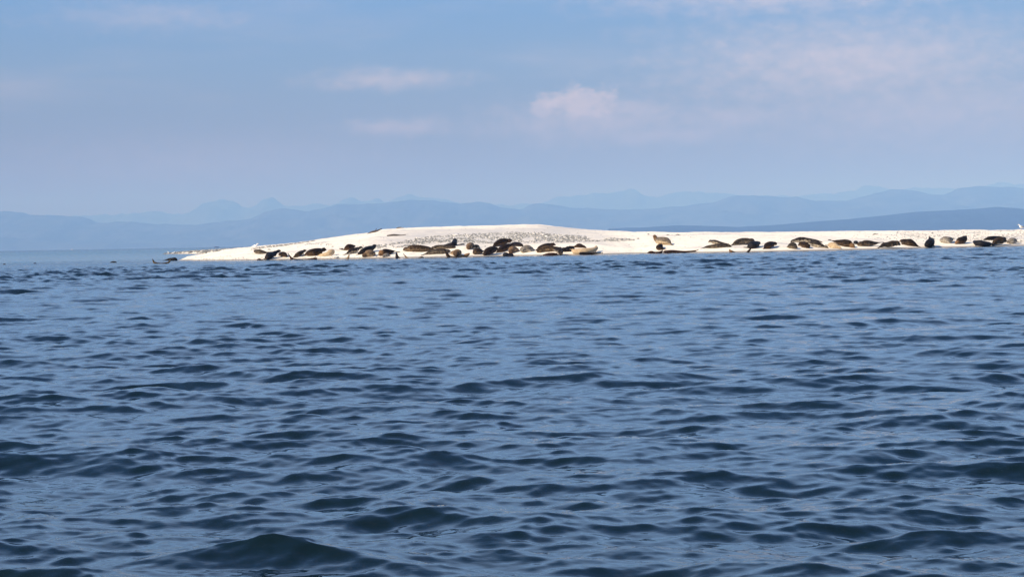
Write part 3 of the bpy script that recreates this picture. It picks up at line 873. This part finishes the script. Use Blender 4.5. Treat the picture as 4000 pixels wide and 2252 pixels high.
def patch_spots(knots, n, smin, smax, seed, pale=.15, power=2.2):
    """knots: (px, top y, bottom y) outlining a cobble patch as seen; stones are dropped on the ground under it"""
    rs = np.random.RandomState(seed); K = np.array(knots, float); out = []
    w = np.maximum(K[:, 2] - K[:, 1], 1)
    while len(out) < n:
        px = rs.uniform(K[0, 0], K[-1, 0])
        t, b = np.interp(px, K[:, 0], K[:, 1]), np.interp(px, K[:, 0], K[:, 2])
        if rs.rand() > (b - t) / w.max() + .15: continue
        u = rs.beta(1.6, 1.4)
        p = hit(px, t + (b - t) * u, 112, 165, 4)
        if vnoise(np.array(p[0] * .9), np.array(p[1] * .5), 77) < -.35: continue
        out.append((p[0], p[1] + rs.uniform(-.4, .4), smin + (smax - smin) * rs.rand() ** power, tone(rs, pale)))
    return out


MAIN = [(1430, 966, 970), (1465, 958, 970), (1560, 945, 968), (1620, 930, 958), (1700, 920, 948), (1760, 915, 946), (1850, 911, 950), (1950, 907, 950), (2050, 905, 948),
        (2120, 908, 950), (2200, 915, 948), (2280, 922, 945), (2380, 928, 942), (2480, 934, 940)]


def build_cobbles():
    rs = np.random.RandomState(4)
    sp = patch_spots(MAIN, 7000, .028, .09, 1, .30)
    sp += patch_spots([(1180, 948, 956), (1240, 950, 958), (1330, 955, 962), (1440, 958, 966)], 90, .03, .07, 2, .2)
    scatter_stones("cobbles", sp, M_ST, "bed of grey and pale cobbles covering the middle of the sandbar")
    # shingle on the far end at the right and along the low left crest
    sp = patch_spots([(3500, 902, 912), (3620, 900, 940), (3800, 898, 945), (3950, 897, 945), (4100, 896, 950)], 1700, .03, .075, 7, .45)
    sp += patch_spots([(3330, 915, 930), (3620, 912, 945)], 130, .03, .07, 8, .3)
    scatter_stones("shingle", sp, M_ST, "grey shingle strewn over the right end of the sandbar")
    sp = []
    for _ in range(800):
        px = rs.uniform(980, 1230)
        y0 = np.interp(px, [p[0] for p in CREST], [p[1] for p in CREST])
        p = hit(px, y0 + rs.uniform(1.0, 7) if px < 1130 else y0 + rs.uniform(1, 4), 115, 185, 4)
        sp.append((p[0], p[1], rs.uniform(.025, .07), tone(rs, .25)))
    for _ in range(260):                                  # pebbles along the wet edge
        px = rs.uniform(700, 1500); p = at(px, 1000, 120)
        X = p[0]; Y = float(np.interp(X, SHX, SHY)) + abs(rs.normal(0, .8)) + .1
        sp.append((X, Y, rs.uniform(.02, .055), tone(rs, .3)))
    scatter_stones("pebbles", sp, M_ST, "pebbles along the low left crest and wet edge of the sand")
    # a litter of shell, weed and small stones on the open sand
    sp = []
    for _ in range(900):
        X = rs.uniform(-22, 52); Y = float(np.interp(X, SHX, SHY)) + rs.uniform(.6, 27)
        sp.append((X, Y, rs.uniform(.015, .05), tone(rs, .45)))
    scatter_stones("beach_litter", sp, M_ST, "scattered bits of shell and small stones on the open sand")
    # the far tongue is a causeway of boulders
    sp = []
    for _ in range(2300):
        u = rs.uniform(-.02, 1.45); yc = SPIT_A[1] + (SPIT_B[1] - SPIT_A[1]) * u + 8
        X = SPIT_A[0] + (SPIT_B[0] - SPIT_A[0]) * u; Y = yc + rs.normal(0, 3.6)
        if abs(Y - yc) > 8.8: continue
        s = rs.uniform(.10, .42) * (.6 + .5 * min(1, max(0, u)))
        sp.append((X, Y, s, tone(rs, .14) * .85))
    scatter_stones("boulder_bed", sp, M_ST, "low tongue of jumbled cobbles reaching into the water behind the sand tip")


def single_stone(px, py, size, tn, label, seed, group=None, name="stone", cat="stone"):
    p = hit(px, py, 110, 185)
    v, f = STONES[seed % len(STONES)]
    o = new_mesh(name, v * size, f.astype(np.int32), M_ST, smooth=False)
    a = o.data.attributes.new('tone', 'FLOAT', 'POINT'); a.data.foreach_set('value', np.full(len(v), tn, np.float32))
    o.location = (p[0], p[1], float(ground(p[0], p[1])) + size * .2); o.rotation_euler = (0, 0, seed * 1.3)
    tag(o, label, cat, group)


def build_single_stones():
    rs = np.random.RandomState(31)
    n = 0
    while n < 46:
        px = rs.uniform(1470, 2330)
        K = np.array(MAIN, float)
        t, b = np.interp(px, K[:, 0], K[:, 1]), np.interp(px, K[:, 0], K[:, 2])
        single_stone(px, t + (b - t) * rs.uniform(.1, .95), rs.uniform(.09, .14), tone(rs, .25), "one of the larger stones lying among the cobbles in the middle of the sandbar", 40 + n,
                     "larger stones among the cobbles")
        n += 1
    for px, py, s, tn, lb in [
        (1314, 1008, .19, .80, "flat tan stone at the waterline between the cream seal and the raised tan flippers"),
        (1780, 920, .20, 1.0, "big pale yellowish stone behind the head of the upright black seal"),
        (1976, 926, .15, .98, "round white stone at the top of the cobbles behind the seal heap"),
        (2075, 914, .13, .35, "dark pointed stone standing above the right part of the cobbles"),
        (2089, 941, .16, .85, "pale stone with a dark side right of the cobbles, above the round spotted seal"),
        (2199, 934, .13, .15, "isolated dark stone on bare sand between the cobbles and the lone sitting seal, upper one"),
        (2188, 941, .07, .05, "small dark stone just below the isolated dark one"),
        (2492, 933, .10, .45, "small grey stone on bare sand to the left of the lone sitting seal"),
        (2533, 916, .10, .15, "small dark stone near the crest above the lone sitting seal"),
        (3642, 912, .12, .15, "dark stone near the crest above the cone shaped black seal"),
        (1299, 964, .09, .35, "dark stone on the sand behind the cream and golden seal"),
        (1050, 976, .15, .75, "rounded grey stone on the sand behind the leftmost lying seal"),
        (3467, 925, .07, .10, "little dark stone on bare sand above the olive brown seal"),
        (1812, 1009, .05, .25, "little brown pebble at the water's edge below the cobbles"),
        (1895, 963, .07, .50, "grey pebble right of the black and white seal"),
        (1768, 968, .08, .45, "grey stone behind the tail of the upright black seal"),
    ]:
        single_stone(px, py, s, tn, lb, int(px) % 17)


M_WOOD = mat_plain("grey driftwood", (.10, .075, .055), (.045, .032, .024), 14)


def driftwood(px, py, length, thick, ang, label, lift=0.0, twig=True):
    p = hit(px, py, 110, 190)
    z = float(ground(p[0], p[1]))
    c = np.array([p[0], p[1], z + thick * .6 + lift])
    d = np.array([math.cos(ang), .25, math.sin(ang)])
    q = np.array([c - d * length * .5, c - d * length * .15 + [0, 0, .04], c + d * length * .2, c + d * length * .5 + [0, 0, .03]])
    qq, _ = catmull(np.column_stack([q, [thick, thick * 1.1, thick * .8, thick * .35]]), 12)
    V, Fc = tube(qq[:, :3], qq[:, 3], seg=7)
    if twig:
        q = np.array([c, c + [length * .1, 0, length * .14], c + [length * .16, 0, length * .22]])
        v, f = tube(q, np.array([thick * .5, thick * .35, thick * .15]), seg=6); k = len(V)
        V += v; Fc += [[i + k for i in r] for r in f]
    o = new_mesh("driftwood", np.array(V) - c, Fc, M_WOOD); o.location = c
    tag(o, label, "driftwood")


def build_driftwood():
    driftwood(1463, 907, 1.15, .07, .35, "dark curved driftwood log at the left shoulder of the mound, against the sky")
    driftwood(1563, 889.5, .55, .045, .05, "small dark stick on top of the mound against the sky")
    driftwood(1550, 921, 1.3, .05, .02, "long tan driftwood lying flat on the grey flank of the mound", twig=False)
    driftwood(2651, 919, .34, .022, -.15, "thin twig on bare sand to the right of the lone sitting seal")
    driftwood(2610, 919, .2, .02, .0, "short dark twig between the lone sitting seal and the thin longer twig", twig=False)
    driftwood(3420, 916, .4, .025, .1, "pale stick near the crest above the flat mottled seal", twig=False)


M_WHITE = mat_plain("white plumage", (.78, .77, .74), (.70, .69, .66), 8)
M_WING = mat_plain("grey wing plumage", (.26, .27, .29), (.20, .21, .23), 8)
M_BEAK = mat_plain("yellow orange beak", (.60, .36, .05), (.5, .28, .05), 8)
M_LEG = mat_plain("pink brown leg", (.30, .17, .13), (.25, .14, .11), 8)
M_DARKF = mat_plain("dark feathers", (.03, .027, .025), (.05, .045, .04), 8)


def gull(px, py, label, facing=1, size=1.0, grey=True, wide=1.0):
    p = hit(px, py, 110, 400) if py > 960 and px < 700 else hit(px, py, 110, 190)
    if px < 700:
        p = SPIT_A * 0 + at(px, py, 0 + float(on_water(px, 993)[1]) + 4); p[2] = float(ground(p[0], p[1])) + .16
    z = max(p[2], float(ground(p[0], p[1])))
    root = bpy.data.objects.new("gull", None); C.objects.link(root); root.empty_display_size = .1
    root.location = (p[0], p[1], z)
    tag(root, label, "gull", "gulls standing on the sandbar")
    s = size; f = facing
    B = np.array([[.23 * f, 0, .40, .010], [.19 * f, 0, .405, .032], [.15 * f, 0, .40, .040], [.11 * f, 0, .34, .038], [.07 * f, 0, .28, .075 * wide], [0, 0, .235, .095 * wide],
                  [-.10 * f, 0, .215, .075 * wide], [-.20 * f, 0, .205, .035], [-.27 * f, 0, .20, .015]]) * s
    qq, _ = catmull(B, 22)
    V, Fc = tube(qq[:, :3], qq[:, 3], seg=12)
    new_mesh("body", V, Fc, M_WHITE, parent=root)
    for sg in (-1, 1):
        W_ = np.array([[.05 * f, .085 * sg, .27, .045], [-.06 * f, .095 * sg, .25, .055], [-.18 * f, .06 * sg, .225, .030], [-.29 * f, .02 * sg, .215, .010]]) * s
        qq, _ = catmull(W_, 10); V, Fc = tube(qq[:, :3], qq[:, 3], wide=.35, flat=1.0, seg=8, side0=(0, 1, 0))
        new_mesh("wing", V, Fc, M_WING if grey else M_WHITE, parent=root)
        V, Fc = tube(np.array([[.0, .035 * sg, .17], [.005 * f, .035 * sg, .08], [.0, .035 * sg, .0]]) * s, np.array([.012, .009, .011]) * s, seg=6)
        new_mesh("leg", V, Fc, M_LEG, parent=root)
    V, Fc = tube(np.array([[.225 * f, 0, .402], [.26 * f, 0, .398], [.285 * f, 0, .388]]) * s, np.array([.014, .012, .005]) * s, seg=6)
    new_mesh("beak", V, Fc, M_BEAK, parent=root)
    V, Fc = tube(np.array([[-.24 * f, 0, .203], [-.29 * f, 0, .20], [-.34 * f, 0, .198]]) * s, np.array([.03, .03, .02]) * s, wide=1.0, flat=.3, seg=8)
    new_mesh("tail", V, Fc, M_DARKF if grey else M_WHITE, parent=root)


def build_gulls():
    gull(997, 975, "plump white gull standing behind the leftmost mottled grey seal", 1, .95, grey=False, wide=1.35)
    gull(660, 991, "first gull from the end of the far cobble tongue, grey backed", -1, 1.0)
    gull(678, 991, "white gull right beside the grey backed one on the far cobble tongue", 1, .9, grey=False)
    gull(3989, 898, "grey winged gull standing on the crest at the right edge", -1, 1.05, wide=1.1)


M_HULL = mat_plain("dark red hull", (.07, .025, .02), (.04, .03, .03), .5)
M_CAB = mat_plain("white boat paint", (.6, .6, .6), (.5, .5, .5), .5)


def loft_box(rows):
    """rows: (x, half width, z bottom, z top): a hull lofted along x"""
    V, Fc = [], []
    for x, w, a, b in rows: V += [(x, -w * .6, a), (x, w * .6, a), (x, w, b), (x, -w, b)]
    n = len(rows)
    for i in range(n - 1):
        for k in range(4): Fc.append([i * 4 + k, i * 4 + (k + 1) % 4, (i + 1) * 4 + (k + 1) % 4, (i + 1) * 4 + k])
    Fc += [[3, 2, 1, 0], [(n - 1) * 4 + k for k in range(4)]]
    return V, Fc


def build_boats():
    D = 2600
    p = at(845.5, 962, D)
    r = bpy.data.objects.new("barge", None); C.objects.link(r); r.location = (p[0], D, 0)
    tag(r, "low dark barge far off on the horizon behind the cobble tongue", "barge")
    L = 3.1
    V, Fc = loft_box([(-L, .3, .25, 1.1), (-L * .9, 1.0, -.2, .95), (0, 1.1, -.25, .85), (L * .85, 1.0, -.2, .95), (L, .35, .3, 1.15)])
    new_mesh("hull", V, Fc, M_HULL, smooth=False, parent=r)
    V, Fc = loft_box([(-L * .45, .7, .80, 1.25), (L * .2, .7, .80, 1.25)])
    new_mesh("cargo", V, Fc, M_DARKF, smooth=False, parent=r)
    D = 3600
    p = at(281, 973, D)
    r = bpy.data.objects.new("motorboat", None); C.objects.link(r); r.location = (p[0], D, 0)
    tag(r, "tiny pale motorboat on the horizon at the far left", "boat")
    V, Fc = loft_box([(-2.2, .9, -.2, .8), (0, 1.0, -.25, .85), (1.8, .7, -.1, 1.0), (2.8, .1, .4, 1.25)])
    new_mesh("hull", V, Fc, M_CAB, smooth=False, parent=r)
    V, Fc = loft_box([(-.8, .7, .8, 1.9), (.9, .7, .8, 1.7)])
    new_mesh("cabin", V, Fc, M_CAB, smooth=False, parent=r)


build_cobbles()
build_single_stones()
build_driftwood()
build_gulls()
build_boats()
build_haze()
